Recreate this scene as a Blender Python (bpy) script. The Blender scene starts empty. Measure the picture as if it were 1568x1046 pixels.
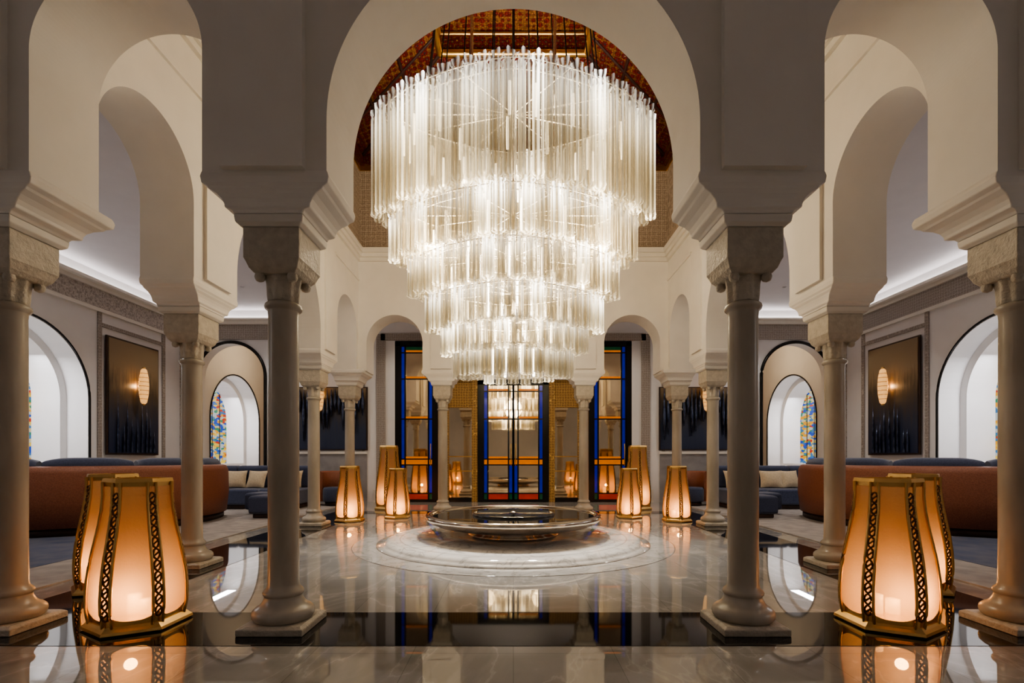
import bpy, math, random
from mathutils import Vector, Matrix
random.seed(7)
D=bpy.data; S=bpy.context.scene
def link(o):
    S.collection.objects.link(o); return o
# ---------------------------------------------------------------- materials
def nt(name):
    m=D.materials.new(name); m.use_nodes=True
    t=m.node_tree; t.nodes.clear()
    o=t.nodes.new('ShaderNodeOutputMaterial'); return m,t,o
def ramp(t,stops,interp='LINEAR'):
    r=t.nodes.new('ShaderNodeValToRGB'); cr=r.color_ramp; cr.interpolation=interp
    while len(cr.elements)<len(stops): cr.elements.new(0.5)
    for e,(p,c) in zip(cr.elements,stops):
        e.position=p; e.color=(c[0],c[1],c[2],1)
    return r
def coords(t,scale=(1,1,1)):
    g=t.nodes.new('ShaderNodeNewGeometry'); mp=t.nodes.new('ShaderNodeMapping')
    mp.inputs['Scale'].default_value=scale
    t.links.new(g.outputs['Position'],mp.inputs['Vector']); return mp.outputs[0]
def ocoords(t,scale=(1,1,1)):
    g=t.nodes.new('ShaderNodeTexCoord'); mp=t.nodes.new('ShaderNodeMapping')
    mp.inputs['Scale'].default_value=scale
    t.links.new(g.outputs['Object'],mp.inputs['Vector']); return mp.outputs[0]
def P(name,col,rough=.5,metal=0,var=.0,nscale=3,bump=0,bscale=30,col2=None,em=None,es=0,spec=.5,stretch=(1,1,1),sheen=0):
    m,t,o=nt(name); b=t.nodes.new('ShaderNodeBsdfPrincipled')
    b.inputs['Roughness'].default_value=rough; b.inputs['Metallic'].default_value=metal
    b.inputs['Specular IOR Level'].default_value=spec
    c2=col2 or tuple(max(0,c*(1-var)) for c in col)
    n=t.nodes.new('ShaderNodeTexNoise'); n.inputs['Scale'].default_value=nscale; n.inputs['Detail'].default_value=6
    t.links.new(ocoords(t,stretch),n.inputs['Vector'])
    r=ramp(t,[(.35,c2),(.65,col)]); t.links.new(n.outputs['Fac'],r.inputs[0]); t.links.new(r.outputs[0],b.inputs['Base Color'])
    if bump:
        n2=t.nodes.new('ShaderNodeTexNoise'); n2.inputs['Scale'].default_value=bscale; n2.inputs['Detail'].default_value=3
        t.links.new(ocoords(t),n2.inputs['Vector'])
        bp=t.nodes.new('ShaderNodeBump'); bp.inputs['Strength'].default_value=bump; bp.inputs['Distance'].default_value=.01
        t.links.new(n2.outputs['Fac'],bp.inputs['Height']); t.links.new(bp.outputs[0],b.inputs['Normal'])
    if em:
        b.inputs['Emission Color'].default_value=(*em,1); b.inputs['Emission Strength'].default_value=es
    if sheen: b.inputs['Sheen Weight'].default_value=sheen
    t.links.new(b.outputs[0],o.inputs[0]); return m
def nosample(m):
    try: m.cycles.emission_sampling='NONE'
    except Exception: pass
    return m
plaster=P('plaster',(.83,.79,.73),.6,var=.04,bump=.08,bscale=12)
plaster_trim=P('plaster_trim',(.79,.75,.68),.5,var=.05)
wallpaint=P('wall_paint',(.80,.785,.78),.6,var=.03)
ceilpaint=P('ceiling_paint',(.74,.72,.75),.7,var=.03)
stone=P('column_marble',(.50,.45,.375),.25,col2=(.38,.335,.27),nscale=4,stretch=(1,1,.35),bump=.04,bscale=8)
stone_l=P('capital_stone',(.58,.52,.43),.5,col2=(.47,.42,.34),nscale=16,bump=.8,bscale=50)
black=P('black_metal',(.012,.011,.011),.25,metal=.3)
blackm=P('black_marble',(.006,.006,.007),.04,col2=(.014,.013,.012),nscale=6)
gold=P('brushed_gold',(.76,.50,.20),.3,metal=1,var=.15,nscale=9)
bronze=P('bronze_lattice',(.20,.11,.05),.4,metal=1,var=.3,nscale=12)
silver=P('polished_silver',(.70,.63,.54),.12,metal=1,var=.1,nscale=3)
steel=P('chandelier_steel',(.7,.66,.6),.25,metal=1)
water=P('dark_water',(.01,.009,.008),.02,bump=.03,bscale=4)
orange=P('terracotta_leather',(.33,.125,.065),.5,col2=(.24,.085,.045),nscale=60,bump=.6,bscale=90)
blue=P('navy_fabric',(.055,.07,.13),.85,col2=(.035,.045,.09),nscale=50,bump=.4,bscale=120,sheen=.3)
beige=P('beige_fabric',(.62,.50,.34),.8,var=.15,nscale=30)
wood=P('dark_wood',(.06,.03,.018),.4,var=.4,nscale=8)
carpet=P('carpet_pile',(.46,.42,.39),.95,col2=(.34,.31,.29),nscale=5,bump=.6,bscale=180)
carpetb=P('carpet_blue_pile',(.10,.12,.20),.95,col2=(.16,.17,.22),nscale=4,bump=.6,bscale=180)
wains=P('wainscot_stone',(.34,.33,.33),.35,var=.2,nscale=4)
tan=P('tan_marble',(.42,.28,.14),.2,col2=(.30,.19,.09),nscale=2.5)
candle=P('candle_wax',(.9,.8,.6),.6,em=(1,.70,.36),es=5); nosample(candle)
sconce_m=P('sconce_shade',(.7,.42,.16),.6,em=(1,.50,.16),es=.9,col2=(.5,.28,.10),nscale=40); nosample(sconce_m)
led=P('cove_led',(1,.95,.9),.5,em=(1,.95,.93),es=8)
bulbm=P('lamp_bulb',(1,.95,.9),.5,em=(1,.92,.80),es=7); nosample(bulbm)

def marble_floor():
    m,t,o=nt('polished_marble_floor'); b=t.nodes.new('ShaderNodeBsdfPrincipled'); L=t.links.new
    br=t.nodes.new('ShaderNodeTexBrick'); br.offset=0; br.inputs['Scale'].default_value=1
    br.inputs['Brick Width'].default_value=.62; br.inputs['Row Height'].default_value=.62; br.inputs['Mortar Size'].default_value=.002
    br.inputs['Color1'].default_value=(.40,.385,.36,1); br.inputs['Color2'].default_value=(.35,.335,.315,1); br.inputs['Mortar'].default_value=(.24,.225,.21,1)
    L(coords(t),br.inputs['Vector'])
    n=t.nodes.new('ShaderNodeTexNoise'); n.inputs['Scale'].default_value=1.3; n.inputs['Detail'].default_value=10; n.inputs['Distortion'].default_value=2.2
    L(coords(t,(1,.5,1)),n.inputs['Vector']); r=ramp(t,[(.40,(.85,.84,.83)),(.49,(1,1,1)),(.505,(1.3,1.3,1.3)),(.52,(1,1,1)),(.62,(.88,.88,.88))]); L(n.outputs['Fac'],r.inputs[0])
    mx=t.nodes.new('ShaderNodeMix'); mx.data_type='RGBA'; mx.blend_type='MULTIPLY'; mx.inputs[0].default_value=.8
    L(br.outputs['Color'],mx.inputs[6]); L(r.outputs[0],mx.inputs[7]); L(mx.outputs[2],b.inputs['Base Color'])
    b.inputs['Roughness'].default_value=.015; b.inputs['Specular IOR Level'].default_value=1.0; b.inputs['IOR'].default_value=1.8
    L(b.outputs[0],o.inputs[0]); return m
floorm=marble_floor()
def marble_w(name,k,rough):
    m,t,o=nt(name); b=t.nodes.new('ShaderNodeBsdfPrincipled'); L=t.links.new
    n=t.nodes.new('ShaderNodeTexNoise'); n.inputs['Scale'].default_value=2.2; n.inputs['Detail'].default_value=10; n.inputs['Distortion'].default_value=2
    f=lambda *c: tuple(x*k for x in c)
    L(coords(t),n.inputs['Vector']); r=ramp(t,[(.3,f(.80,.77,.73)),(.47,f(.70,.67,.63)),(.5,f(.48,.46,.43)),(.53,f(.72,.69,.65)),(.8,f(.82,.80,.76))]); L(n.outputs['Fac'],r.inputs[0])
    L(r.outputs[0],b.inputs['Base Color']); b.inputs['Roughness'].default_value=rough; b.inputs['IOR'].default_value=1.6
    L(b.outputs[0],o.inputs[0]); return m
whitem=marble_w('white_marble',.9,.06)
greym=marble_w('grey_marble',.62,.03)
def carved(name,c1,c2,sc=7,dist=.02,edge=(.02,.08)):
    m,t,o=nt(name); b=t.nodes.new('ShaderNodeBsdfPrincipled'); L=t.links.new
    v=t.nodes.new('ShaderNodeTexVoronoi'); v.feature='DISTANCE_TO_EDGE'; v.inputs['Scale'].default_value=sc; v.inputs['Randomness'].default_value=.25
    L(coords(t),v.inputs['Vector'])
    v2=t.nodes.new('ShaderNodeTexVoronoi'); v2.inputs['Scale'].default_value=sc*2.7; v2.inputs['Randomness'].default_value=.3; L(coords(t),v2.inputs['Vector'])
    r=ramp(t,[(edge[0],c1),(edge[1],c2)]); L(v.outputs['Distance'],r.inputs[0])
    r2=ramp(t,[(.2,(1,1,1)),(.5,(.55,.5,.45))]); L(v2.outputs['Distance'],r2.inputs[0])
    mx=t.nodes.new('ShaderNodeMix'); mx.data_type='RGBA'; mx.blend_type='MULTIPLY'; mx.inputs[0].default_value=.8
    L(r.outputs[0],mx.inputs[6]); L(r2.outputs[0],mx.inputs[7]); L(mx.outputs[2],b.inputs['Base Color'])
    bp=t.nodes.new('ShaderNodeBump'); bp.inputs['Distance'].default_value=dist; bp.inputs['Strength'].default_value=.8
    L(mx.outputs[2],bp.inputs['Height']); L(bp.outputs[0],b.inputs['Normal']); b.inputs['Roughness'].default_value=.6
    L(b.outputs[0],o.inputs[0]); return m
stucco=carved('carved_stucco',(.58,.48,.38),(.40,.32,.245),9)
stucco2=carved('carved_stucco_fine',(.72,.68,.64),(.46,.42,.39),16,.01)
def painted_wood():
    m,t,o=nt('painted_wood_ceiling'); b=t.nodes.new('ShaderNodeBsdfPrincipled'); L=t.links.new
    v=t.nodes.new('ShaderNodeTexVoronoi'); v.inputs['Scale'].default_value=9; v.inputs['Randomness'].default_value=.35; L(coords(t),v.inputs['Vector'])
    w=t.nodes.new('ShaderNodeTexVoronoi'); w.inputs['Scale'].default_value=26; w.inputs['Randomness'].default_value=.5; L(coords(t),w.inputs['Vector'])
    r=ramp(t,[(.12,(.20,.11,.03)),(.18,(.012,.018,.03)),(.30,(.12,.009,.006)),(.52,(.085,.008,.006)),(.60,(.15,.07,.02))]); L(v.outputs['Distance'],r.inputs[0])
    r2=ramp(t,[(.2,(1.3,1.1,1)),(.55,(.45,.35,.35))]); L(w.outputs['Distance'],r2.inputs[0])
    mx=t.nodes.new('ShaderNodeMix'); mx.data_type='RGBA'; mx.blend_type='MULTIPLY'; mx.inputs[0].default_value=.8
    L(r.outputs[0],mx.inputs[6]); L(r2.outputs[0],mx.inputs[7]); L(mx.outputs[2],b.inputs['Base Color'])
    bp=t.nodes.new('ShaderNodeBump'); bp.inputs['Distance'].default_value=.02; bp.inputs['Strength'].default_value=.6
    L(w.outputs['Distance'],bp.inputs['Height']); L(bp.outputs[0],b.inputs['Normal']); b.inputs['Roughness'].default_value=.5; b.inputs['Specular IOR Level'].default_value=.25
    L(b.outputs[0],o.inputs[0]); return m
ceil_red=painted_wood()
dome_rib=P('dark_red_rib',(.03,.008,.006),.5,var=.3)
def cellglass(name,stops,sc,stretch,strength):
    m,t,o=nt(name); L=t.links.new
    v=t.nodes.new('ShaderNodeTexVoronoi'); v.inputs['Scale'].default_value=sc; L(coords(t,stretch),v.inputs['Vector'])
    sp=t.nodes.new('ShaderNodeSeparateColor'); L(v.outputs['Color'],sp.inputs[0])
    r=ramp(t,stops,'CONSTANT'); L(sp.outputs[0],r.inputs[0])
    b=t.nodes.new('ShaderNodeBsdfPrincipled'); b.inputs['Roughness'].default_value=.7; b.inputs['Specular IOR Level'].default_value=.05
    b.inputs['Base Color'].default_value=(.02,.02,.02,1); L(r.outputs[0],b.inputs['Emission Color']); b.inputs['Emission Strength'].default_value=strength
    L(b.outputs[0],o.inputs[0]); return m
mosaic=cellglass('stained_glass_shards',[(0,(.70,.58,.30)),(.2,(.85,.38,.02)),(.32,(.02,.08,.5)),(.46,(.50,.55,.55)),(.56,(.06,.20,.42)),(.70,(.6,.05,.015)),(.78,(.85,.58,.08)),(.90,(.04,.26,.14))],6.5,(1,.9,2.2),.9)
nosample(mosaic)
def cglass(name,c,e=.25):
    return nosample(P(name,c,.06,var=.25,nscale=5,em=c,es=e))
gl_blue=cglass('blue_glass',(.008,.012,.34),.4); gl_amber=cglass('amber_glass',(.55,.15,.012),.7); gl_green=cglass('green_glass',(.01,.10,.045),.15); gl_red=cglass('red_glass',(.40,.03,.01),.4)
mirror=P('antique_mirror_glass',(1.0,.84,.60),.03,metal=1,var=.12,nscale=1.2)
goldlat=carved('gold_lattice',(.95,.62,.20),(.40,.23,.07),14,.01)

def tube_mat():
    m,t,o=nt('murano_glass_tube'); L=t.links.new
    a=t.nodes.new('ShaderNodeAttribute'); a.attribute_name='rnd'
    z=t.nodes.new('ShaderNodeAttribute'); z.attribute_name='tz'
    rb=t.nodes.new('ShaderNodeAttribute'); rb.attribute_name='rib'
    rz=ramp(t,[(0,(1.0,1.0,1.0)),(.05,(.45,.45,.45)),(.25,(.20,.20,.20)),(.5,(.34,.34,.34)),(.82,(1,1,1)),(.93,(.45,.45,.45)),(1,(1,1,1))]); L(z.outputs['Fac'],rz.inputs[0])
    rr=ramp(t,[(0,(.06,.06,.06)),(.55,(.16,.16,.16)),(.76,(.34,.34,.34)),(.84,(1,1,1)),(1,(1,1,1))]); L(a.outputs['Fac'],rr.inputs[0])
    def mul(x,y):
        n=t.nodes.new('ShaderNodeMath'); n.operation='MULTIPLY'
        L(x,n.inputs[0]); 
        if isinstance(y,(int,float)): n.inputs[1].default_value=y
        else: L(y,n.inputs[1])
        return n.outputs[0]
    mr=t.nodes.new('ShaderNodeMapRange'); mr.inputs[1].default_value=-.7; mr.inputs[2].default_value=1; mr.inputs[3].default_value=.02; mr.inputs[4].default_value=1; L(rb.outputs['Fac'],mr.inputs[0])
    e=mul(mul(mul(rz.outputs[0],rr.outputs[0]),mr.outputs[0]),7.5)  # lit-glass glow and bright rib lines painted in as emission
    b=t.nodes.new('ShaderNodeBsdfPrincipled'); b.inputs['Base Color'].default_value=(.30,.26,.18,1); b.inputs['Roughness'].default_value=.04; b.inputs['IOR'].default_value=1.7
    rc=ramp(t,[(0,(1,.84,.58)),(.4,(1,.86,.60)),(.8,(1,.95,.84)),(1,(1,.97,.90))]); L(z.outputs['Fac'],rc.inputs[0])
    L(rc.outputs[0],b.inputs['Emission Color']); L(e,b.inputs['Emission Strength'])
    tr=t.nodes.new('ShaderNodeBsdfTransparent'); tr.inputs[0].default_value=(1,.97,.90,1); mx=t.nodes.new('ShaderNodeMixShader')
    m2=t.nodes.new('ShaderNodeMapRange'); m2.inputs[1].default_value=-1; m2.inputs[2].default_value=1; m2.inputs[3].default_value=.14; m2.inputs[4].default_value=.70; L(rb.outputs['Fac'],m2.inputs[0])
    L(m2.outputs[0],mx.inputs[0]); L(tr.outputs[0],mx.inputs[1]); L(b.outputs[0],mx.inputs[2]); L(mx.outputs[0],o.inputs[0]); return m
tubem=nosample(tube_mat())
def lantern_glass():
    m,t,o=nt('lantern_frosted_glass'); L=t.links.new
    tr=t.nodes.new('ShaderNodeBsdfTransparent'); tr.inputs[0].default_value=(1,.72,.44,1)
    tl=t.nodes.new('ShaderNodeBsdfTranslucent'); tl.inputs[0].default_value=(.70,.42,.21,1)
    gl=t.nodes.new('ShaderNodeBsdfPrincipled'); gl.inputs['Base Color'].default_value=(.34,.21,.11,1); gl.inputs['Roughness'].default_value=.12
    gl.inputs['Emission Color'].default_value=(1,.50,.20,1); gl.inputs['Emission Strength'].default_value=.06
    n=t.nodes.new('ShaderNodeTexNoise'); n.inputs['Scale'].default_value=60; L(ocoords(t),n.inputs['Vector'])
    bp=t.nodes.new('ShaderNodeBump'); bp.inputs['Strength'].default_value=.6; bp.inputs['Distance'].default_value=.01; L(n.outputs['Fac'],bp.inputs['Height']); L(bp.outputs[0],gl.inputs['Normal'])
    a=t.nodes.new('ShaderNodeMixShader'); a.inputs[0].default_value=.5; L(tl.outputs[0],a.inputs[1]); L(gl.outputs[0],a.inputs[2])
    c=t.nodes.new('ShaderNodeMixShader'); c.inputs[0].default_value=.86; L(tr.outputs[0],c.inputs[1]); L(a.outputs[0],c.inputs[2]); L(c.outputs[0],o.inputs[0]); return nosample(m)
lglass=lantern_glass()
def art_mat():
    m,t,o=nt('dark_gradient_canvas'); L=t.links.new; b=t.nodes.new('ShaderNodeBsdfPrincipled')
    g=t.nodes.new('ShaderNodeNewGeometry'); s=t.nodes.new('ShaderNodeSeparateXYZ'); L(g.outputs['Position'],s.inputs[0])
    mr=t.nodes.new('ShaderNodeMapRange'); mr.inputs[1].default_value=1.3; mr.inputs[2].default_value=3.9; L(s.outputs[2],mr.inputs[0])
    n=t.nodes.new('ShaderNodeTexNoise'); n.inputs['Scale'].default_value=4; n.inputs['Detail'].default_value=4; L(coords(t,(3,3,.4)),n.inputs['Vector'])
    ad=t.nodes.new('ShaderNodeMath'); ad.operation='MULTIPLY_ADD'; L(n.outputs['Fac'],ad.inputs[0]); ad.inputs[1].default_value=.5; L(mr.outputs[0],ad.inputs[2])
    r=ramp(t,[(.1,(.012,.022,.065)),(.5,(.03,.04,.075)),(.8,(.08,.06,.04)),(1,(.26,.18,.10))]); L(ad.outputs[0],r.inputs[0]); L(r.outputs[0],b.inputs['Base Color']); b.inputs['Roughness'].default_value=.45
    L(b.outputs[0],o.inputs[0]); return m
artm=art_mat()
spikem=P('lacquered_spike',(.12,.15,.24),.25,metal=.8,col2=(.03,.04,.09),nscale=9)
# ---------------------------------------------------------------- mesh builder
class MB:
    def __init__(s): s.v=[];s.f=[];s.mi=[];s.sm=[];s.mats=[];s.at=[]
    def m(s,mat):
        if mat not in s.mats: s.mats.append(mat)
        return s.mats.index(mat)
    def face(s,idx,mat,sm=False): s.f.append(tuple(idx)); s.mi.append(s.m(mat)); s.sm.append(sm)
    def add(s,vs): b=len(s.v); s.v+= [tuple(v) for v in vs]; return b
    def quad(s,a,b,c,d,mat): i=s.add([a,b,c,d]); s.face((i,i+1,i+2,i+3),mat)
    def hexa(s,lo,hi,mat):
        i=s.add(list(lo)+list(hi))
        for q in ((3,2,1,0),(4,5,6,7),(0,1,5,4),(1,2,6,5),(2,3,7,6),(3,0,4,7)): s.face([i+k for k in q],mat)
    def box(s,x0,x1,y0,y1,z0,z1,mat):
        if x0>x1:x0,x1=x1,x0
        if y0>y1:y0,y1=y1,y0
        s.hexa([(x0,y0,z0),(x1,y0,z0),(x1,y1,z0),(x0,y1,z0)],[(x0,y0,z1),(x1,y0,z1),(x1,y1,z1),(x0,y1,z1)],mat)
    def loft(s,rects,mat):   # rects (z,x0,x1,y0,y1)
        n=len(rects); b=s.add([p for (z,x0,x1,y0,y1) in rects for p in ((x0,y0,z),(x1,y0,z),(x1,y1,z),(x0,y1,z))])
        s.face((b+3,b+2,b+1,b),mat); e=b+4*(n-1); s.face((e,e+1,e+2,e+3),mat)
        for k in range(n-1):
            for j in range(4):
                j2=(j+1)%4; s.face((b+4*k+j,b+4*k+j2,b+4*k+4+j2,b+4*k+4+j),mat)
    def lathe(s,prof,n,mat,c=(0,0),lob=None,sm=True,a0=0,cap=True,sy=1):
        b=len(s.v)
        for (r,z) in prof:
            for k in range(n):
                a=a0+2*math.pi*k/n; rr=r*(lob(a,z) if lob else 1)
                s.v.append((c[0]+rr*math.cos(a),c[1]+rr*math.sin(a)*sy,z))
        for i in range(len(prof)-1):
            for k in range(n):
                k2=(k+1)%n; s.face((b+i*n+k,b+i*n+k2,b+(i+1)*n+k2,b+(i+1)*n+k),mat,sm)
        if cap:
            if prof[0][0]>1e-4: s.face([b+k for k in range(n)][::-1],mat)
            e=b+(len(prof)-1)*n
            if prof[-1][0]>1e-4: s.face([e+k for k in range(n)],mat)
    def sweep(s,prof,c,a0,a1,n,mat,sm=True):  # closed profile (r,z) swept on arc
        b=len(s.v); k=len(prof)
        for i in range(n+1):
            a=a0+(a1-a0)*i/n
            for (r,z) in prof: s.v.append((c[0]+r*math.cos(a),c[1]+r*math.sin(a),z))
        for i in range(n):
            for j in range(k):
                j2=(j+1)%k; s.face((b+i*k+j,b+i*k+j2,b+(i+1)*k+j2,b+(i+1)*k+j),mat,sm)
        s.face([b+j for j in range(k)],mat); s.face([b+n*k+j for j in range(k)][::-1],mat)
    def tube(s,pts,r,n,mat,closed=False):
        b=len(s.v); m=len(pts); pts=[Vector(p) for p in pts]
        for i,p in enumerate(pts):
            if closed: d=(pts[(i+1)%m]-pts[i-1])
            else: d=pts[min(i+1,m-1)]-pts[max(i-1,0)]
            d.normalize(); u=d.orthogonal() if abs(d.z)>.99 else d.cross(Vector((0,0,1))); u.normalize(); w=d.cross(u)
            for k in range(n):
                a=2*math.pi*k/n; s.v.append(tuple(p+u*(r*math.cos(a))+w*(r*math.sin(a))))
        for i in range(m if closed else m-1):
            i2=(i+1)%m
            for k in range(n):
                k2=(k+1)%n; s.face((b+i*n+k,b+i*n+k2,b+i2*n+k2,b+i2*n+k),mat,True)
    def mesh(s,name):
        me=D.meshes.new(name); me.from_pydata(s.v,[],s.f)
        for m in s.mats: me.materials.append(m)
        me.polygons.foreach_set('material_index',s.mi); me.polygons.foreach_set('use_smooth',s.sm); me.update(); return me
    def obj(s,name,parent=None,loc=(0,0,0),bevel=0,mesh_name=None):
        o=link(D.objects.new(name,s.mesh(mesh_name or name))); o.location=loc
        if parent: o.parent=parent
        if bevel:
            b=o.modifiers.new('bev','BEVEL'); b.width=bevel; b.segments=2; b.limit_method='ANGLE'; b.angle_limit=.6
        return o
def empty(name,loc=(0,0,0)):
    e=link(D.objects.new(name,None)); e.location=loc; e.empty_display_size=.2; return e
def light(name,kind,loc,power,col=(1,.85,.68),size=.1,size_y=None,aim=None,angle=None,parent=None,blend=.6):
    l=D.lights.new(name,kind); l.energy=power; l.color=col
    if kind=='AREA':
        l.size=size
        if size_y: l.shape='RECTANGLE'; l.size_y=size_y
    else: l.shadow_soft_size=size
    if kind=='SPOT': l.spot_size=angle; l.spot_blend=blend
    o=link(D.objects.new(name,l)); o.location=loc
    if aim is not None:
        o.rotation_euler=(Vector(aim)-Vector(loc)).to_track_quat('-Z','Y').to_euler()
    if parent: o.parent=parent
    return o
# ---------------------------------------------------------------- geometry constants
CY=7.35; B=3.6; T=.28; H0=3.08; HT=7.6; CEIL=5.25
rowsY=[3.6,5.65,9.1,11.1]; W=9.0; YB=13.8; YE=19.5
def arch_wall(name,s0,s1,z0,z1,ops,t0,t1,mp,mat,seg=40,inmat=None):
    mb=MB(); inm=inmat or mat
    def rect(a,b,za,zb):
        if b-a<1e-5 or zb-za<1e-5: return
        mb.hexa([mp(a,t0,za),mp(b,t0,za),mp(b,t1,za),mp(a,t1,za)],[mp(a,t0,zb),mp(b,t0,zb),mp(b,t1,zb),mp(a,t1,zb)],mat)
    cur=s0
    for (c,h,zs,sill) in sorted(ops):
        rect(cur,c-h,z0,z1); cur=c+h
        if sill>z0: rect(c-h,c+h,z0,sill)
        pts=[(c-h,zs)]
        for k in range(1,seg): 
            a=math.pi-math.pi*k/seg; pts.append((c+h*math.cos(a),zs+h*math.sin(a)*1.0))
        pts.append((c+h,zs))
        for (a,za),(b,zb) in zip(pts,pts[1:]):
            for t in (t0,t1): mb.quad(mp(a,t,za),mp(b,t,zb),mp(b,t,z1),mp(a,t,z1),mat)
            i=mb.add([mp(a,t0,za),mp(b,t0,zb),mp(b,t1,zb),mp(a,t1,za)]); mb.face((i,i+1,i+2,i+3),inm,False)
        mb.quad(mp(c-h,t0,z1),mp(c+h,t0,z1),mp(c+h,t1,z1),mp(c-h,t1,z1),mat)
    rect(cur,s1,z0,z1)
    return mb
mx_=lambda s,t,z:(s,t,z)
my_=lambda s,t,z:(t,s,z)
CS=3.43; SS=3.895
front=arch_wall('f',-3.88,3.88,H0,HT,[(0,1.23,CS,0),(-2.62,.57,SS,0),(2.62,.57,SS,0)],3.32,3.88,mx_,plaster,64)
far=arch_wall('b',-3.88,3.88,H0,HT,[(0,1.14,CS,0),(-2.55,.60,3.68,0),(2.55,.60,3.68,0)],10.82,11.38,mx_,plaster,48)
def side_arc(sx):
    return arch_wall('s',3.88,10.82,H0,HT,[(4.625,.615,3.85,0),(7.375,1.315,CS-.05,0),(10.1,.59,3.87,0)],sx*3.32,sx*3.88,my_,plaster,64)
for x in (-1.64,1.64): front.box(x-.27,x+.27,3.27,3.32,3.10,CEIL,plaster)
for x in (-3.6,3.6): front.box(x-.27,x+.27,3.27,3.32,3.10,CEIL,plaster)
for x in (-1.55,1.55): far.box(x-.22,x+.22,10.785,10.82,3.12,5.35,plaster)
front.obj('wall_arcade_front'); far.obj('wall_arcade_back')
for sx,nm in ((-1,'left'),(1,'right')):
    w=side_arc(sx)
    for y in (5.65,9.1): 
        w.box(sx*3.32,sx*3.285,y-.24,y+.24,3.12,5.0,plaster)
    for y0,y1 in ((3.9,5.38),(5.92,8.83),(9.37,10.8)):
        w.box(sx*3.32,sx*3.29,y0,y1,5.0,5.04,plaster)
    w.obj('wall_arcade_'+nm)
def ring(mb,z0,z1,proud,mat):
    x=3.32;ya=3.88;yb=10.82
    mb.box(-x,x,ya,ya+proud,z0,z1,mat); mb.box(-x,x,yb-proud,yb,z0,z1,mat)
    mb.box(-x,-x+proud,ya+proud,yb-proud,z0,z1,mat); mb.box(x-proud,x,ya+proud,yb-proud,z0,z1,mat)
mb=MB()
for z0,z1,p,m in ((5.42,5.5,.05,plaster_trim),(5.5,5.58,.09,plaster_trim),(5.58,5.68,.13,plaster_trim),(5.68,5.74,.05,stucco),(7.35,7.45,.05,gold),(7.45,7.6,.14,ceil_red)): ring(mb,z0,z1,p,m)
mb.obj('trim_pavilion_cornice')
mb=MB(); ring(mb,5.74,7.35,.03,stucco); mb.obj('trim_carved_frieze')
mb=MB(); x0,ya,yb=3.32,3.88,10.82; x1,yc,yd=1.3,5.7,8.9; z1=8.35
o4=[(-x0,ya,7.6),(x0,ya,7.6),(x0,yb,7.6),(-x0,yb,7.6)]; i4=[(-x1,yc,z1),(x1,yc,z1),(x1,yd,z1),(-x1,yd,z1)]
for k in range(4): mb.quad(o4[k],o4[(k+1)%4],i4[(k+1)%4],i4[k],ceil_red)
mb.quad((-x1,yc,z1+.4),(x1,yc,z1+.4),(x1,yd,z1+.4),(-x1,yd,z1+.4),ceil_red)
for k in range(4):
    a,b=i4[k],i4[(k+1)%4]; mb.quad(a,b,(b[0],b[1],z1+.4),(a[0],a[1],z1+.4),ceil_red)
    mb.tube([a,b],.06,8,gold); mb.tube([o4[k],i4[k]],.04,6,dome_rib)
    mb.tube([(a[0],a[1],z1+.35),(b[0],b[1],z1+.35)],.03,8,gold)
    for f in (.33,.66):
        p=[tuple(o4[k][j]*(1-f)+i4[k][j]*f for j in range(3)), tuple(o4[(k+1)%4][j]*(1-f)+i4[(k+1)%4][j]*f for j in range(3))]
        mb.tube(p,.03,6,dome_rib)
    for q in range(1,8):
        f=q/8; p=[tuple(o4[k][j]*(1-f)+o4[(k+1)%4][j]*f for j in range(3)), tuple(i4[k][j]*(1-f)+i4[(k+1)%4][j]*f for j in range(3))]
        mb.tube(p,.03,6,dome_rib)
mb.obj('ceiling_painted_dome')
# ---------------------------------------------------------------- columns
def column_mesh():
    mb=MB()
    mb.loft([(0,-.225,.225,-.225,.225),(.045,-.225,.225,-.225,.225),(.06,-.2,.2,-.2,.2)],stone_l)
    prof=[(.19,.06),(.205,.08),(.21,.10),(.205,.125),(.185,.145),(.165,.155),(.145,.175),(.13,.205),(.125,.225),(.135,.235),(.138,.25),(.13,.265),(.112,.28),(.106,.31),
          (.103,.6),(.104,1.2),(.102,1.8),(.100,2.20),(.104,2.24),(.122,2.255),(.126,2.27),(.122,2.285),(.104,2.30)]
    mb.lathe(prof,40,stone)
    mb.lathe([(.102,2.30),(.106,2.34),(.11,2.42),(.12,2.47),(.125,2.49)],48,stone_l,lob=lambda a,z:1+.07*math.cos(8*a))
    for sx in (-1,1):
        for sy in (-1,1):
            mb.lathe([(.0,2.415),(.028,2.425),(.036,2.45),(.03,2.475),(.04,2.52)],12,stone_l,c=(sx*.112,sy*.112))
    mb.loft([(2.47,-.14,.14,-.14,.14),(2.50,-.165,.165,-.165,.165),(2.54,-.18,.18,-.18,.18),(2.56,-.19,.19,-.19,.19),(2.765,-.19,.19,-.19,.19)],stone_l)
    mb.loft([(2.765,-.20,.20,-.20,.20),(2.785,-.225,.225,-.225,.225),(2.82,-.23,.23,-.23,.23),(2.835,-.23,.23,-.23,.23)],plaster_trim)
    return mb.mesh('column')
cm=column_mesh()
cols=[(-1.64,3.6),(1.64,3.6),(-1.55,11.1),(1.55,11.1)]+[(s*B,y) for s in (-1,1) for y in rowsY]
corb=MB()
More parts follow.
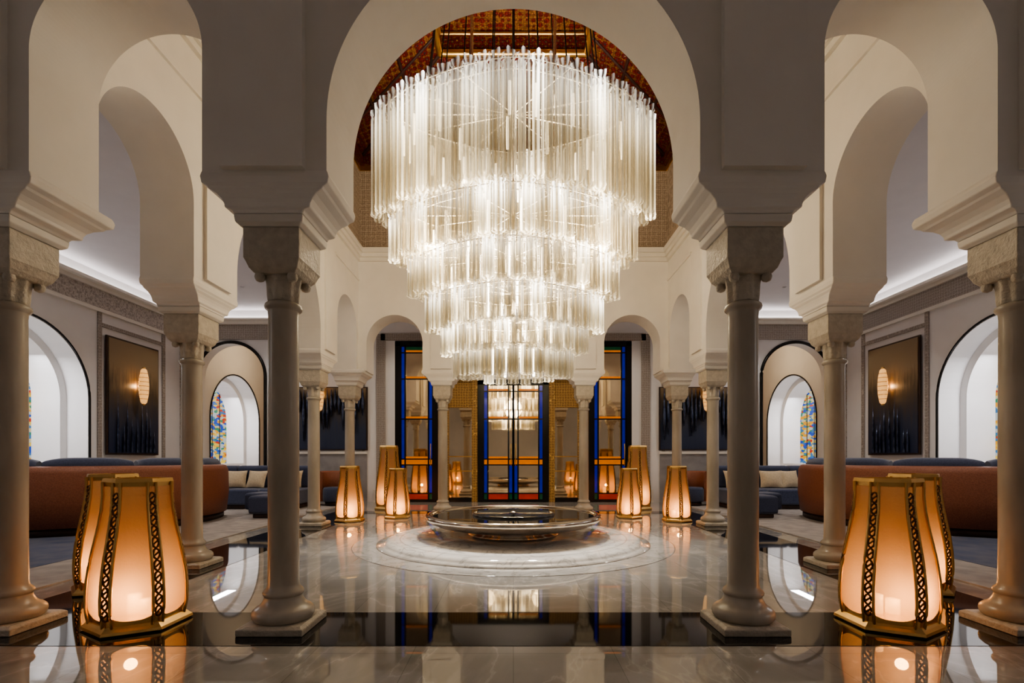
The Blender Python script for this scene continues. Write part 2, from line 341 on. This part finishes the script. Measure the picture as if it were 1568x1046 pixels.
for (x,y) in cols:
    o=link(D.objects.new('column',cm)); o.location=(x,y,.003)
    bv=o.modifiers.new('bev','BEVEL'); bv.width=.006; bv.segments=2; bv.limit_method='ANGLE'; bv.angle_limit=.7
    far_=y>11; fr=y<4; corner=abs(x)>3 and (far_ or fr)
    w=.41
    if corner:
        ix=w; ex=T; iy=w; ey=T
        X0,X1=(-ex,ix) if x<0 else (-ix,ex)
        Y0,Y1=(-ey,iy) if fr else (-iy,ey)
    elif abs(x)<2: X0,X1,Y0,Y1=-w,w,-T,T
    else: X0,X1,Y0,Y1=-T,T,-w,w
    R=[]
    for z,f in ((2.84,0),(2.86,.06),(2.875,.30),(2.90,.32),(2.93,.40),(2.96,.56),(2.985,.80),(3.0,.86),(3.02,1.04),(3.06,1.08),(H0,1.05),(3.10,1.0)):
        g=lambda v:(math.copysign(.23+(abs(v)-.23)*f,v))
        R.append((z,x+g(X0),x+g(X1),y+g(Y0),y+g(Y1)))
    corb.loft(R,plaster)
corb.obj('trim_arch_corbels',bevel=.006)
# ---------------------------------------------------------------- floor etc
mb=MB(); mb.box(-W-1.2,W+1.2,-4,YE+.3,-.15,0,floorm); mb.obj('floor')
mb=MB()
for (a,b,c,d) in ((-4.0,4.0,3.22,3.92),(-4.0,4.0,10.9,11.4),(-4.0,-3.2,3.92,10.9),(3.2,4.0,3.92,10.9)): mb.box(a,b,c,d,0,.0025,blackm)
for s in (-1,1): mb.box(s*4.0,s*4.45,-3.5,3.22,0,.0025,blackm)
mb.obj('floor_black_marble_border')
for s in (-1,1):
    mb=MB(); a,b=sorted((s*4.35,s*(W-.06))); mb.box(a,b,4.5,13.3,0.0,.016,carpet)
    a,b=sorted((s*5.2,s*8.4)); mb.box(a,b,5.3,7.6,0.016,.020,carpetb)
    mb.obj('carpet')
mb=MB(); mb.lathe([(2.25,.0),(2.25,.004),(2.235,.0055)],96,greym,c=(0,CY),cap=False)
mb.lathe([(2.235,.0055),(1.93,.008)],96,greym,c=(0,CY),cap=False)
mb.lathe([(1.93,.008),(1.93,.016),(1.84,.022),(1.82,.045),(1.79,.068),(1.74,.076),(1.62,.077)],96,whitem,c=(0,CY),cap=False)
mb.lathe([(1.62,.077),(1.60,.0772)],96,greym,c=(0,CY),cap=False)
mb.lathe([(1.60,.0772),(1.40,.078),(1.37,.09),(.7,.092),(0,.092)],96,whitem,c=(0,CY),cap=False)
mb.obj('fountain_marble_medallion')
mb=MB()
bp_=[(.62,.0),(.66,.02),(.62,.04),(.58,.055),(.74,.085),(.95,.125),(1.12,.165),(1.21,.205),(1.25,.235),(1.27,.262),(1.265,.29),(1.24,.31),(1.20,.315),(1.175,.305),(1.16,.285)]
mb.lathe(bp_,96,silver,c=(0,0),cap=False)
mb.lathe([(0,.287),(1.175,.287)],96,water,cap=False)
mb.lathe([(.60,.287),(.60,.312),(.57,.318),(.56,.30),(0,.30)],64,blackm,cap=False)
mb.lathe([(.0,.30),(.05,.305),(.035,.335),(.0,.345)],24,silver)
mb.obj('fountain_basin',loc=(0,CY,.093))
# ---------------------------------------------------------------- outer room shell
for s,nm in ((-1,'left'),(1,'right')):
    wins=[(2.1,1.42,2.45,.93),(9.25,1.42,2.45,.93),(16.4,1.42,2.45,.93)]
    w=arch_wall('w',-4,YE,0,CEIL,wins,s*W,s*(W+.45),my_,wallpaint,40); w.obj('wall_'+nm)
    for i,(c,h,zs,si) in enumerate(wins):
        r=arch_wall('r',c-1.9,c+1.9,.6,4.6,[(c,h-.16,zs,si+.1)],s*(W+.45),s*(W+1.05),my_,wallpaint,40)
        r.box(s*(W+1.05),s*(W+1.07),c-1.5,c+1.5,.9,4.0,mosaic)
        for k in range(1,6): yy=c-1.26+k*.42; r.box(s*(W+1.035),s*(W+1.05),yy-.012,yy+.012,1.0,3.9,black)
        pts=[(s*(W-.012),c-h-.03,si)]+[(s*(W-.012),c-(h+.03)*math.cos(math.pi*k/32),zs+(h+.03)*math.sin(math.pi*k/32)) for k in range(33)]+[(s*(W-.012),c+h+.03,si)]
        r.tube(pts,.022,6,black)
        wo=r.obj('window_%d'%(i+1+(0 if s<0 else 3)))
        light('reveal_lamp','AREA',(s*(W+.6),c,3.3),50,(.97,.97,1),.3,size_y=1.6,aim=(s*(W+.6),c,0),parent=wo)
        light('reveal_lamp_low','AREA',(s*(W+.5),c,1.06),22,(.97,.97,1),.3,size_y=1.8,aim=(s*(W+.6),c,4),parent=wo)
    t=MB()
    t.box(s*W,s*(W-.04),-4,YB,4.45,4.85,stucco2); t.box(s*W,s*(W-.10),-4,YB,4.85,4.93,plaster_trim); t.box(s*W,s*(W-.22),-4,YB,4.93,4.99,plaster_trim); t.box(s*W,s*(W-.07),-4,YB,4.38,4.45,plaster_trim)
    for y in (7.45,10.95,12.95,13.65,6.9): t.box(s*W,s*(W-.03),y-.05,y+.05,.15,4.38,stucco2)
    t.box(s*W,s*(W-.03),11.0,12.9,4.08,4.16,stucco2)
    t.obj('trim_wall_'+nm)
    b=MB(); b.box(s*W,s*(W-.04),-4,YB,0,.16,wains); b.obj('baseboard_'+nm)
    bw=arch_wall('bw',min(s*W,s*4.0),max(s*W,s*4.0),0,CEIL,[(s*7.72,.92,3.44,0)],YB,YB+.35,mx_,wallpaint,40)
    c=s*7.72; h=.92
    pts=[(c-h-.02,YB-.02,.0)]+[(c-(h+.02)*math.cos(math.pi*k/32),YB-.02,3.44+(h+.02)*math.sin(math.pi*k/32)) for k in range(33)]+[(c+h+.02,YB-.02,.0)]
    bw.tube(pts,.045,8,black)
    a,b_=sorted((s*6.55,s*4.0)); bw.box(a,b_,YB-.02,YB,0,1.32,wains); bw.box(a,b_,YB-.05,YB,1.32,1.38,plaster_trim)
    a,b_=sorted((s*W,s*4.0)); bw.box(a,b_,YB-.04,YB,4.45,4.85,stucco2); bw.box(a,b_,YB-.12,YB,4.85,4.95,plaster_trim); bw.box(a,b_,YB-.22,YB,4.95,4.99,plaster_trim)
    for x in (6.35,6.55,8.85,4.1): bw.box(s*x-.04,s*x+.04,YB-.03,YB,.0 if x>6.6 else 1.4,4.45,stucco2)
    bw.obj('wall_back_'+nm)
    l=MB(); l.box(s*(W-.03),s*(W-.09),-3.8,YB-.1,4.992,5.01,led); a,b_=sorted((s*(W-.1),s*4.2)); l.box(a,b_,YB-.09,YB-.03,4.992,5.01,led); l.obj('cove_light')
mb=MB(); mb.box(-W,W,YE,YE+.2,0,CEIL,tan); mb.obj('wall_end_room')
for s,nm in ((-1,'left'),(1,'right')):
    mb=MB(); a,b_=sorted((s*5.6,s*5.8)); mb.box(a,b_,YB+.35,YE,0,CEIL,tan); mb.obj('wall_inner_'+nm)
    light('end_room_fill','POINT',(s*7.4,16.3,4.4),50,(1,.75,.45),.15)  # added fill to brighten the end room, no fixture behind it
mb=MB(); mb.box(-W,W,-4.2,-4,0,CEIL,wallpaint); mb.obj('wall_front')
mb=MB()
for (a,b_,c,d) in ((-W-1.2,W+1.2,-4.2,3.32),(-W-1.2,W+1.2,11.38,YE+.2),(-W-1.2,-3.88,3.32,11.38),(3.88,W+1.2,3.32,11.38)): mb.box(a,b_,c,d,CEIL,CEIL+.12,ceilpaint)
mb.obj('ceiling')
mb=MB()
for s in (-1,1):
    mb.box(s*3.88,s*3.98,3.3,11.4,CEIL-.16,CEIL,plaster_trim)
mb.obj('trim_ceiling_moulding')
# ---------------------------------------------------------------- central door wall
mb=MB(); mb.box(-4.0,4.0,YB+.32,YB+.5,0,CEIL,wallpaint); mb.obj('wall_back')
cw=MB()
cw.box(-4.0,4.0,YB,YB+.3,4.42,CEIL,wallpaint); cw.box(-2.0,2.0,YB,YB+.3,3.36,4.42,wallpaint)
for s in (-1,1):
    a,b_=sorted((s*3.24,s*4.0)); cw.box(a,b_,YB,YB+.3,0,4.42,wallpaint)
    cw.box(s*3.62-.12,s*3.62+.12,YB-.04,YB,.35,4.6,stucco2); cw.box(s*3.62-.2,s*3.62+.2,YB-.06,YB,0,.35,plaster_trim)
    cw.box(s*3.62,s*1.98,YB-.04,YB,4.42,4.62,stucco2)
    a,b_=sorted((s*1.98,s*2.06)); cw.box(a,b_,YB,YB+.3,0,4.42,gold)
cw.obj('trim_door_surround')
gp=MB()
for s in (-1,1):
    for x in (1.06,1.86): gp.box(s*x-.08,s*x+.08,YB+.02,YB+.3,0,3.36,goldlat)
    a,b_=sorted((s*1.14,s*1.78)); gp.box(a,b_,YB+.12,YB+.3,0,3.36,mirror)
    gp.box(a,b_,YB+.06,YB+.12,2.6,3.36,goldlat); gp.box(a,b_,YB+.05,YB+.12,.0,.12,black)
    for z in (.85,1.25): gp.box(a,b_,YB+.08,YB+.12,z-.015,z+.015,gold)
gp.obj('trim_gilt_bays')
def stained_door(name,x0,x1,h,leaves):
    mb=MB(); y=YB+.05; F=.14
    mb.box(x0,x0+F,y-.05,y+.1,0,h,black); mb.box(x1-F,x1,y-.05,y+.1,0,h,black); mb.box(x0,x1,y-.05,y+.1,h-.12,h,black)
    lw=(x1-x0-2*F)/leaves
    zs=[.06,.24,1.02,1.18]; z=1.18
    while z<h-1.0: z=min(z+1.1,h-.30); zs.append(z)
    if zs[-1]<h-.35: zs.append(h-.30)
    zs.append(h-.12)
    for i in range(leaves):
        a=x0+F+i*lw; b=a+lw; bw=.13
        for xx in (a,b): mb.box(xx-.03,xx+.03,y-.02,y+.06,0,h-.1,black)
        for xx in (a+bw,b-bw): mb.box(xx-.02,xx+.02,y-.01,y+.05,0,h-.1,black)
        for z in zs: mb.box(a,b,y-.012,y+.05,z-.016,z+.016,black)
        for k,(za,zb) in enumerate(zip(zs,zs[1:])):
            am=abs(za-1.02)<.01
            top=k==len(zs)-2
            side=gl_amber if am else (gl_green if k==0 else gl_blue)
            for q,(p0,p1) in enumerate(((a+.02,a+bw),(b-bw,b-.02))):
                inner=leaves==2 and q!=i and za>1.1
                mb.box(p0,p1,y+.01,y+.03,za,zb,mirror if inner else side)
            mb.box(a+bw,b-bw,y+.01,y+.03,za,zb,gl_amber if am else (gl_red if k==0 else (gl_green if top and leaves==1 else mirror)))
            if not am and za>1.1: mb.box(a+bw,b-bw,y,y+.03,za,za+.07,gl_amber)
        hx=(b-.06) if i==0 else (a+.06)
        mb.tube([(hx,y-.07,1.0),(hx,y-.09,1.1),(hx,y-.09,1.5),(hx,y-.07,1.6)],.014,8,gold)
    mb.box(x0+.05,x1-.05,y+.06,y+.2,0,h-.02,black)
    mb.box(x0,x1,y-.03,y+.06,0,.06,black)
    return mb.obj(name)
stained_door('door_1',-.97,.97,3.34,2)
stained_door('door_2',-3.24,-2.06,4.40,1)
stained_door('door_3',2.06,3.24,4.40,1)
# ---------------------------------------------------------------- chandelier
ch=empty('chandelier',(0,CY,0))
tv=[];tf=[];ar=[];az=[];ab=[]
def add_tube(x,y,zb,zt,r,rnd,rot):
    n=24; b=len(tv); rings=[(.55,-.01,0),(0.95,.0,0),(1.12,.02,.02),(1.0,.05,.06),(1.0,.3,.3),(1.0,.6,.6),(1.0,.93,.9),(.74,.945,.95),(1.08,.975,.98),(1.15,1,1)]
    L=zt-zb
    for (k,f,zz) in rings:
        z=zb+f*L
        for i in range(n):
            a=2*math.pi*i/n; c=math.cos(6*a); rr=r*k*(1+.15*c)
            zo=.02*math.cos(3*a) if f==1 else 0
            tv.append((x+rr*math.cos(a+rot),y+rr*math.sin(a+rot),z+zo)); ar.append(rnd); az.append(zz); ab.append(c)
    for j in range(len(rings)-1):
        for i in range(n):
            i2=(i+1)%n; tf.append((b+j*n+i,b+j*n+i2,b+(j+1)*n+i2,b+(j+1)*n+i))
KY=.58; PE=1.5
def sup(a_,b_,t):
    c,s_=math.cos(t),math.sin(t); return (a_*math.copysign(abs(c)**(2/PE),c),b_*math.copysign(abs(s_)**(2/PE),s_))
frame=MB()
def tier(rx,zb,L,rows,sp=.19,r=.070,jit=.0):
    for q in range(rows):
        a_=rx-.21*q-.06; b_=max(.1,rx*KY-.19*q-.03)
        pts=[sup(a_,b_,2*math.pi*k/1440) for k in range(1441)]
        cum=[0]
        for p,p2 in zip(pts,pts[1:]): cum.append(cum[-1]+math.dist(p,p2))
        n=int(cum[-1]/sp)
        for k in range(n):
            d=(cum[-1]*(k+.5*q)/n)%cum[-1]
            j=next(i for i in range(1441) if cum[i]>=d) if d>0 else 0
            x,y=pts[min(j,1440)]
            dz=random.choice((0,0,.03,-.02))*(1 if jit else .3)
            add_tube(x,y,zb+dz+.05*q,zb+L+dz+.02*q,r,random.random(),random.random()*6)
        frame.tube([(*sup(a_-.085,max(.05,b_-.085),2*math.pi*k/64),zb+L+.01) for k in range(64)],.010,6,steel,True)
tier(2.06,4.69,1.50,2,sp=.175)
tier(1.80,4.06,.66,2,jit=1)
tier(1.54,3.54,.56,2,jit=1)
tier(1.30,3.04,.52,2,jit=1)
tier(1.08,2.70,.42,2,jit=1)
tier(.86,2.36,.44,3,jit=1)
me=D.meshes.new('glass_tubes'); me.from_pydata(tv,[],tf); me.materials.append(tubem)
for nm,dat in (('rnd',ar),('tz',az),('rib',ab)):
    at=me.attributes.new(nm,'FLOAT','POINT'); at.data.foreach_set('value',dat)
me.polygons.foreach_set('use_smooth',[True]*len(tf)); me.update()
o=link(D.objects.new('glass_tubes',me)); o.parent=ch
for z,rx in ((6.21,1.9),(4.74,1.6),(4.12,1.35),(3.60,1.1),(3.16,.9),(2.84,.7)):
    for k in range(6):
        a=math.pi*k/6; p=sup(rx,rx*KY,a); frame.tube([(-p[0],-p[1],z),(p[0],p[1],z)],.008,6,steel)
frame.lathe([(.04,2.9),(.04,6.4)],12,steel)
for k in range(18):
    a=2*math.pi*k/18+.2; x,y=sup(1.3,1.3*KY,a)
    frame.tube([(x,y,6.2),(x*.8,y*.8,8.74)],.010,6,black)
for x in (-.58,.58): frame.tube([(x,-.3,6.2),(x,-.3,8.74)],.022,8,steel)
for (rx,z,n) in ((1.6,5.8,18),(1.2,5.5,10),(1.3,4.4,12),(1.05,3.85,10),(.85,3.35,8),(.6,2.95,6),(.35,2.62,4)):
    for k in range(n):
        x,y=sup(rx,rx*KY,2*math.pi*(k+.3)/n); frame.lathe([(0,z-.22),(.018,z-.21),(.022,z),(.018,z+.21),(0,z+.22)],10,bulbm,c=(x,y))
frame.obj('chandelier_frame',ch)
for s in (-1,1):
    light('chandelier_downlight','SPOT',(s*.45,-.2,2.30),260,(1,.96,.90),.08,aim=(s*.55,-.5,0),angle=math.radians(100),parent=ch,blend=.5)
    light('chandelier_glow','POINT',(s*.7,0,6.35),110,(1,.87,.68),.3,parent=ch)
    light('chandelier_side_glow','POINT',(s*1.1,0,4.45),460,(1,.91,.78),.35,parent=ch)
light('chandelier_core_glow','POINT',(0,0,3.2),280,(1,.91,.78),.35,parent=ch)
# ---------------------------------------------------------------- lanterns
def lantern_mesh():
    mb=MB(); prof=[(.275,.05),(.288,.12),(.292,.22),(.285,.34),(.268,.48),(.245,.60),(.222,.72),(.205,.83),(.196,.93),(.197,1.03)]
    a0=-math.pi/2
    mb.lathe(prof,6,lglass,a0=a0,sm=False,cap=False)
    mb.lathe([(.28,.0),(.32,.0),(.335,.012),(.33,.03),(.31,.045),(.295,.06),(.26,.06)],6,gold,a0=a0,sm=False)
    mb.lathe([(.197,1.0),(.206,1.0),(.212,1.03),(.206,1.055),(.192,1.055),(.192,1.0)],6,gold,a0=a0,sm=False,cap=False)
    mb.lathe([(.0,.06),(.26,.06),(.26,.07),(.0,.071)],6,gold,a0=a0,sm=False,cap=False)
    def R(z):
        for (r1,z1),(r2,z2) in zip(prof,prof[1:]):
            if z1<=z<=z2: return r1+(r2-r1)*(z-z1)/(z2-z1)
        return prof[-1][0] if z>1 else prof[0][0]
    for k in range(6):
        a=a0+math.pi/3*k; ur=Vector((math.cos(a),math.sin(a),0)); ut=Vector((-math.sin(a),math.cos(a),0))
        for s in (-1,1):
            path=[ur*(R(z)+.004)+ut*(s*(.026+.010*(R(z)-.19)/.14))+Vector((0,0,z)) for z in [.05+.98*i/20 for i in range(21)]]
            mb.tube(path,.0105,6,gold)
        nr=11
        for i in range(nr):
            zc=.1+.86*(i+.5)/nr; hh=.86/nr/2
            pts=[]
            for j in range(12):
                t=2*math.pi*j/12; z=zc+hh*.9*math.sin(t); pts.append(ur*(R(z)+.006)+ut*(.020*math.cos(t))+Vector((0,0,z)))
            mb.tube(pts,.0075,5,bronze,True)
            z=zc; mb.tube([ur*(R(z)+.006)-ut*.022+Vector((0,0,z-hh*.5)),ur*(R(z)+.006)+ut*.022+Vector((0,0,z+hh*.5))],.007,5,bronze)
    for k in range(6):
        a=a0+math.pi/3*k; b=a+math.pi/3
        p=Vector((math.cos(a),math.sin(a),0))*.284; q=Vector((math.cos(b),math.sin(b),0))*.284
        for i in range(12):
            f0,f1=i/12,(i+1)/12; h=lambda f:.06+.06*(abs(2*f-1)**3)+.025
            A=p.lerp(q,f0);Bq=p.lerp(q,f1)
            mb.quad((A.x,A.y,.05),(Bq.x,Bq.y,.05),(Bq.x,Bq.y,h(f1)),(A.x,A.y,h(f0)),gold)
    for (x,y,h,r) in ((.05,.02,.10,.045),(-.06,.04,.13,.045)):
        mb.lathe([(r,.07),(r,.07+h),(r*.7,.075+h),(0,.07+h)],16,candle,c=(x,y))
    return mb.mesh('lantern')
lm=lantern_mesh()
def lantern(x,y,s=1,sxy=1,rot=0,p=10):
    o=link(D.objects.new('floor_lantern',lm)); o.location=(x,y,.003); o.scale=(s*sxy,s*sxy,s); o.rotation_euler=(0,0,rot)
    light('candle_light','POINT',(.02,-.10,.25),p,(1,.66,.38),.04,parent=o)
for s in (-1,1):
    lantern(s*2.72,3.66,1.0,1,rot=s*.02)
    lantern(s*3.70,4.66,1.0,1,rot=s*.3)
    lantern(s*3.12,9.62,1.0,.86)
    lantern(s*2.34,10.2,.95,.86)
    lantern(s*2.92,11.85,1.42,.72)
# ---------------------------------------------------------------- lounge furniture
def curved_sofa(cx,cy,a0,a1):
    e=MB(); c=(0,0)
    e.sweep([(2.02,.12),(2.2,.12),(2.24,.5),(2.23,.95),(2.19,1.04),(2.12,1.06),(2.06,1.02),(2.02,.9)],c,a0,a1,48,orange)
    e.sweep([(1.15,.14),(2.02,.14),(2.02,.42),(1.95,.45),(1.2,.45),(1.15,.42)],c,a0+.02,a1-.02,40,blue)
    e.sweep([(1.2,0),(2.15,0),(2.15,.12),(1.2,.12)],c,a0+.03,a1-.03,40,wood)
    n=max(2,int(round((a1-a0)/.62))); st=(a1-a0)/n
    for k in range(n):
        p=a0+st*k+.015; q=p+st-.03
        b=len(e.v); m=12
        base=[(1.78,.46),(2.0,.46),(2.06,.6),(2.1,1.09),(2.05,1.17),(1.95,1.19),(1.86,1.15),(1.8,.8)]
        for i in range(m+1):
            f=i/m; a=p+(q-p)*f; sc=1-.07*abs(2*f-1)**4
            for (r,z) in base: e.v.append(((1.95+(r-1.95)*sc)*math.cos(a),(1.95+(r-1.95)*sc)*math.sin(a),.46+(z-.46)*sc))
        kk=len(base)
        for i in range(m):
            for j in range(kk):
                j2=(j+1)%kk; e.face((b+i*kk+j,b+i*kk+j2,b+(i+1)*kk+j2,b+(i+1)*kk+j),blue,True)
        e.face([b+j for j in range(kk)],blue); e.face([b+m*kk+j for j in range(kk)][::-1],blue)
    return e.obj('curved_sofa',loc=(cx,cy,.021))
def rbox(mb,x0,x1,y0,y1,z0,z1,mat,r=.04):
    mb.loft([(z0,x0+r,x1-r,y0+r,y1-r),(z0+r*.4,x0+r*.3,x1-r*.3,y0+r*.3,y1-r*.3),(z0+r,x0,x1,y0,y1),(z1-r,x0,x1,y0,y1),(z1-r*.3,x0+r*.3,x1-r*.3,y0+r*.3,y1-r*.3),(z1,x0+r,x1-r,y0+r,y1-r)],mat)
rd=math.radians
for s in (-1,1):
    def ang(a,b): return (rd(a),rd(b)) if s<0 else (rd(180-b),rd(180-a))
    a,b=ang(-100,31); curved_sofa(s*7.9,9.45,a,b)
    a,b=ang(-60,50); curved_sofa(s*7.9,4.75,a,b)
    mb=MB()
    x0,x1=sorted((s*7.7,s*5.0))
    mb.box(x0+.05,x1-.05,11.75,12.85,0,.10,wood)
    n=3; w=(x1-x0)/n
    for k in range(n):
        rbox(mb,x0+k*w+.01,x0+(k+1)*w-.01,11.65,12.55,.10,.46,blue); rbox(mb,x0+k*w+.01,x0+(k+1)*w-.01,12.42,12.72,.44,1.0,blue,.07)
    rbox(mb,x0,x1,12.72,12.92,.08,.95,orange,.03)
    mb.obj('sectional_sofa',loc=(0,0,.021),bevel=.02)
    for (cx,cy) in ((s*5.35,11.0),(s*4.85,10.2)):
        mb=MB(); rbox(mb,-.36,.36,-.3,.3,.08,.44,blue,.05); mb.box(-.3,.3,-.25,.25,0,.08,wood); mb.obj('ottoman',loc=(cx,cy,.021),bevel=.02)
    mb=MB(); mb.sweep([(.30,.1),(.38,.1),(.40,.5),(.39,.82),(.35,.86),(.31,.82)],(0,0),rd(-20),rd(200),24,orange)
    mb.lathe([(.29,.1),(.30,.14),(.30,.40),(.27,.45),(0,.46)],32,blue); mb.lathe([(.25,0),(.25,.1)],24,wood)
    mb.obj('armchair',loc=(s*4.5,12.75,.021))
    for (cx,cy,r) in ((s*6.75,12.2,.25),(s*6.25,12.18,-.2),(s*5.4,12.2,.1)):
        mb=MB(); n=10; b=len(mb.v)
        for side in (1,-1):
            for i in range(n+1):
                for j in range(n+1):
                    u=2*i/n-1; v=2*j/n-1; th=.085*(1-u*u)**.5*(1-v*v)**.5 if abs(u)<1 and abs(v)<1 else 0
                    mb.v.append((.26*u*(1-.08*(1-v*v)),side*th,.22+.22*v*(1-.08*(1-u*u))))
        for sd in range(2):
            o0=b+sd*(n+1)**2
            for i in range(n):
                for j in range(n): mb.face((o0+i*(n+1)+j,o0+(i+1)*(n+1)+j,o0+(i+1)*(n+1)+j+1,o0+i*(n+1)+j+1),beige,True)
        o=mb.obj('throw_cushion',loc=(cx,cy,.49)); o.rotation_euler=(-.35,0,r)
    mb=MB(); X=s*(W-.03); mb.box(X,X-s*.04,11.08,12.69,1.28,3.92,wood); mb.box(X-s*.04,X-s*.055,11.12,12.65,1.32,3.88,artm)
    for k in range(9):
        y=11.35+k*.14+random.uniform(-.03,.03); z0=1.34; h=random.uniform(.5,1.25)
        mb.lathe([(.03,z0),(.022,z0+h*.5),(.001,z0+h)],8,spikem,c=(X-s*.09,y))
    mb.obj('wall_art')
    def sconce(x,y,z):
        e=empty('wall_sconce',(x,y,z)); m=MB()
        m.lathe([(.03,-.42),(.06,-.38),(.09,-.2),(.10,0),(.09,.2),(.06,.38),(.03,.42)],24,sconce_m,lob=lambda a,z:1+.05*math.cos(12*a))
        for zz,rr in ((-.3,.078),(-.2,.093),(-.1,.102),(0,.105),(.1,.102),(.2,.093),(.3,.078)): m.tube([(rr*math.cos(2*math.pi*k/20),rr*math.sin(2*math.pi*k/20),zz) for k in range(20)],.006,5,gold,True)
        m.lathe([(.035,.41),(.035,.45),(0,.45)],12,gold); m.lathe([(0,-.45),(.035,-.45),(.035,-.41)],12,gold)
        m.obj('shade',e)
        return e
    e=sconce(s*(W-.28),11.9,2.9); light('sconce_light','POINT',(s*.16,0,0),4,(1,.60,.28),.05,parent=e)
    e=sconce(s*5.2,YB-.25,2.9); light('sconce_light','POINT',(0,.14,0),4,(1,.60,.28),.05,parent=e)
    mb=MB(); a,b=sorted((s*5.92,s*3.98)); mb.box(a,b,YB-.05,YB-.005,1.42,3.15,wood); mb.box(a+.03,b-.03,YB-.065,YB-.05,1.45,3.12,artm)
    for k in range(17):
        x=a+.12+k*.107; h=random.uniform(.6,1.45); mb.lathe([(.012,3.08-h),(.05,3.08-h*.55),(.02,3.08-h*.15),(.002,3.1)],8,spikem,c=(x,YB-.11))
    mb.obj('wall_art')
# ---------------------------------------------------------------- lights
def fill_spot(x,y,p,ang_,col=(1,.92,.84)):  # added fill spot, not a real fixture; ring blends into the ceiling paint
    e=empty('added_fill_spot',(x,y,CEIL-.01)); m=MB(); m.lathe([(.035,0),(.045,.0),(.045,.009),(.035,.009)],24,ceilpaint,cap=False); m.obj('fill_spot_ring',e)
    light('fill_spot','SPOT',(0,0,-.01),p,col,.035,aim=(0,0,-3),angle=rd(ang_),parent=e,blend=.8)
for s in (-1,1):
    for y in (7.0,11.9): fill_spot(s*6.4,y,220,125)
for x in (-2.6,0,2.6): fill_spot(x,12.6,110,110,(1,.87,.72))
fill_spot(0,-1,30,140)
w=D.worlds.new('world'); S.world=w; w.use_nodes=True; w.node_tree.nodes['Background'].inputs[0].default_value=(.9,.85,.8,1); w.node_tree.nodes['Background'].inputs[1].default_value=.02
try: S.view_settings.look='AgX - Medium High Contrast'
except Exception: pass
# ---------------------------------------------------------------- camera
cam=D.cameras.new('camera'); cam.sensor_width=36; cam.lens=36*772/1568; cam.shift_y=(702-523)/1568; cam.shift_x=-2/1568
cam.clip_start=.05
c=link(D.objects.new('camera',cam)); c.location=(0,0,1.2); c.rotation_euler=(math.pi/2,0,0); S.camera=c
